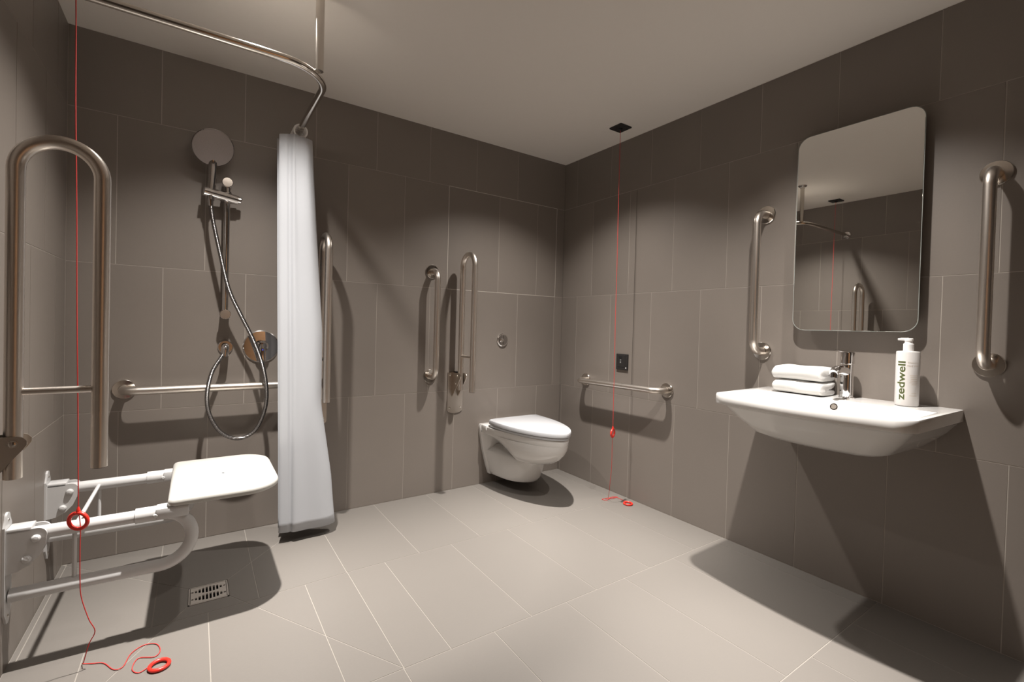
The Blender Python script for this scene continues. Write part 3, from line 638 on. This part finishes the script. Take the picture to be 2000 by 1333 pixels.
# ------------------------------------------------------------------ folded towels
def towel(x0, x1, y0, y1, z0, h, label, seed):
    rnd = random.Random(seed); th = h * 0.43; r = h / 2
    xf, xb = x0, x1                               # fold at the front (x0), open ends at the back
    prof = []
    for k in range(13):                           # outer round of the fold
        a = -PI / 2 - PI * k / 12; prof.append((xf + r + r * math.cos(a), r + r * math.sin(a)))
    prof += [(xf + (xb - xf) * f, h) for f in (0.45, 0.7, 0.9)] + [(xb, h * 0.93), (xb + 0.002, h - th * 0.5), (xb, h - th + 0.003)]
    ri = r - th
    prof += [(xf + (xb - xf) * f, h - th) for f in (0.8, 0.55)]
    for k in range(7):
        a = PI / 2 + PI * k / 6; prof.append((xf + r + 0.004 + max(ri, 0.0016) * math.cos(a), r + max(ri, 0.0016) * math.sin(a)))
    prof += [(xf + (xb - xf) * f, th) for f in (0.55, 0.8)] + [(xb - 0.004, th - 0.002), (xb - 0.002, th * 0.5), (xb - 0.004, 0.002)] + [(xf + (xb - xf) * f, 0) for f in (0.8, 0.5)]
    n = 14; rings = []
    ph = [rnd.uniform(0, 6) for _ in range(6)]
    for i in range(n + 1):
        s = i / n; e = min(s, 1 - s); sq = 1 - 0.16 * max(0, 1 - e / 0.10) ** 2
        ring = []
        for (px, pz) in prof:
            dz = 0.0016 * math.sin(9 * s + ph[0] + px * 40) * (pz / h); dx = 0.0025 * math.sin(6 * s + ph[1] + pz * 60); dy = 0.003 * math.sin(px * 55 + ph[2]) + 0.0035 * math.sin(pz * 130 + ph[3])
            ring.append(V(xf + (px - xf) * (0.97 + 0.03 * sq) + dx, y0 + (y1 - y0) * s + dy * (1 if e < 0.05 else 0.3), z0 + pz * sq * (1 if pz > 0.001 else 1) + dz * (1 if pz > 0.002 else 0)))
        rings.append(ring)
    bm = B(); loft(bm, rings)
    o = solo('folded_towel', bm, 'towel', ((x0 + x1) / 2, (y0 + y1) / 2, z0), label, 'towel', 'folded white hand towels on the basin', 180)
    sm = o.modifiers.new('soft', 'SUBSURF'); sm.levels = 1; sm.render_levels = 2
    return o
towel(-0.150, -0.020, -1.688, -1.500, BZ + 0.0012, 0.052, 'lower folded white towel lying directly on the basin rim', 3)
towel(-0.149, -0.022, -1.682, -1.492, BZ + 0.0545, 0.054, 'upper folded white towel on top of the other towel', 8)

# ------------------------------------------------------------------ soap bottle
BX, BY, BR, BH = -0.075, -1.916, 0.0325, 0.186
t = thing('soap_bottle', 'white pump soap bottle with upright green lettering on the basin', 'soap bottle', (BX, BY, BZ))
body = part('body', lathe(B(), [(BR - 0.004, 0), (BR - 0.001, 0.0015), (BR, 0.004), (BR, BH - 0.004), (BR - 0.0012, BH - 0.001), (BR - 0.006, BH), (0.016, BH + 0.001)], (BX, BY, BZ), (0, 0, 1), 56), 'bottle', t, 35)
part('collar', lathe(B(), [(0.0145, 0), (0.0145, 0.024), (0.0125, 0.026)], (BX, BY, BZ + BH + 0.0005), (0, 0, 1), 30), 'pump', t)
part('stem', lathe(B(), [(0.011, 0), (0.011, 0.011)], (BX, BY, BZ + BH + 0.026), (0, 0, 1), 24), 'pump', t)
hd = part('pump_head', lathe(B(), [(0.0125, 0), (0.0125, 0.006), (0.011, 0.0085)], (BX, BY, BZ + BH + 0.036), (0, 0, 1), 28), 'pump', t)
nd = V(-0.45, 0.89, 0).normalized()
bm = B(); tube(bm, [V(BX, BY, BZ + BH + 0.0405), V(BX, BY, BZ + BH + 0.0405) + nd * 0.020, V(BX, BY, BZ + BH + 0.0395) + nd * 0.029], [0.0048, 0.0042, 0.003], 14)
part('nozzle', bm, 'pump', hd)
def wrap_text(txt, length, height, ang0, z0, vertical, mat, name, parent):
    """raised print wrapped round the bottle; ang0: bearing of the text start, growing to the reader's right"""
    cu = bpy.data.curves.new('lettering', 'FONT'); cu.body = txt; cu.size = 1.0; cu.resolution_u = 4; cu.offset = 0.018 if vertical else 0.0
    tmp = bpy.data.objects.new('lettering', cu); COL.objects.link(tmp)
    dg = bpy.context.evaluated_depsgraph_get(); me = bpy.data.meshes.new_from_object(tmp.evaluated_get(dg))
    bpy.data.objects.remove(tmp); bpy.data.curves.remove(cu)
    bm = B(); bm.from_mesh(me); bpy.data.meshes.remove(me)
    x0 = min(v.co.x for v in bm.verts); x1 = max(v.co.x for v in bm.verts); y1 = max(v.co.y for v in bm.verts)
    for v in bm.verts: v.co = V((v.co.x - x0) / (x1 - x0) * length, v.co.y / y1 * height, 0)
    k = 1 if vertical else 0; span = height if vertical else length; n = max(4, int(span / 0.0015))
    for i in range(1, n):
        co = V(0, 0, 0); co[k] = span * i / n; no = V(0, 0, 0); no[k] = 1
        bmesh.ops.bisect_plane(bm, geom=bm.verts[:] + bm.edges[:] + bm.faces[:], plane_co=co, plane_no=no)
    R = BR + 0.0003
    for v in bm.verts:
        a, b = v.co.x, v.co.y
        sarc, h = (-b, a) if vertical else (a, b)
        th = ang0 + sarc / R
        v.co = V(BX - R * math.cos(th), BY - R * math.sin(th), BZ + z0 + h)
    part(name, bm, mat, parent, None, recalc=False)
base = 0.2656                                     # bearing of the middle of the label
wrap_text('zedwell', 0.131, 0.0225, base - 0.20, 0.021, True, 'olive', 'brand_lettering', body)
wrap_text('Cleansing', 0.030, 0.0048, base + 0.00, 0.146, False, 'tan', 'product_lettering', body)
wrap_text('Hand Wash', 0.033, 0.0060, base - 0.04, 0.135, False, 'tan', 'product_lettering', body)
def rule(s0, w, zz, h):
    R = BR + 0.0002; bm = B(); n = 8
    vs = [[bm.verts.new(V(BX - R * math.cos(base + (s0 + w * k / n) / R), BY - R * math.sin(base + (s0 + w * k / n) / R), BZ + zz + dz)) for dz in (0, h)] for k in range(n + 1)]
    for a, b in zip(vs, vs[1:]): bm.faces.new((a[0], b[0], b[1], a[1]))
    part('small_print', bm, 'tan', body, None, recalc=False)
for s0, w, zz in ((0.006, 0.024, 0.104), (0.008, 0.021, 0.098), (0.009, 0.020, 0.092), (0.008, 0.022, 0.086), (0.006, 0.024, 0.080), (0.012, 0.016, 0.074), (0.012, 0.016, 0.044), (0.006, 0.024, 0.036)): rule(s0, w, zz, 0.0016)
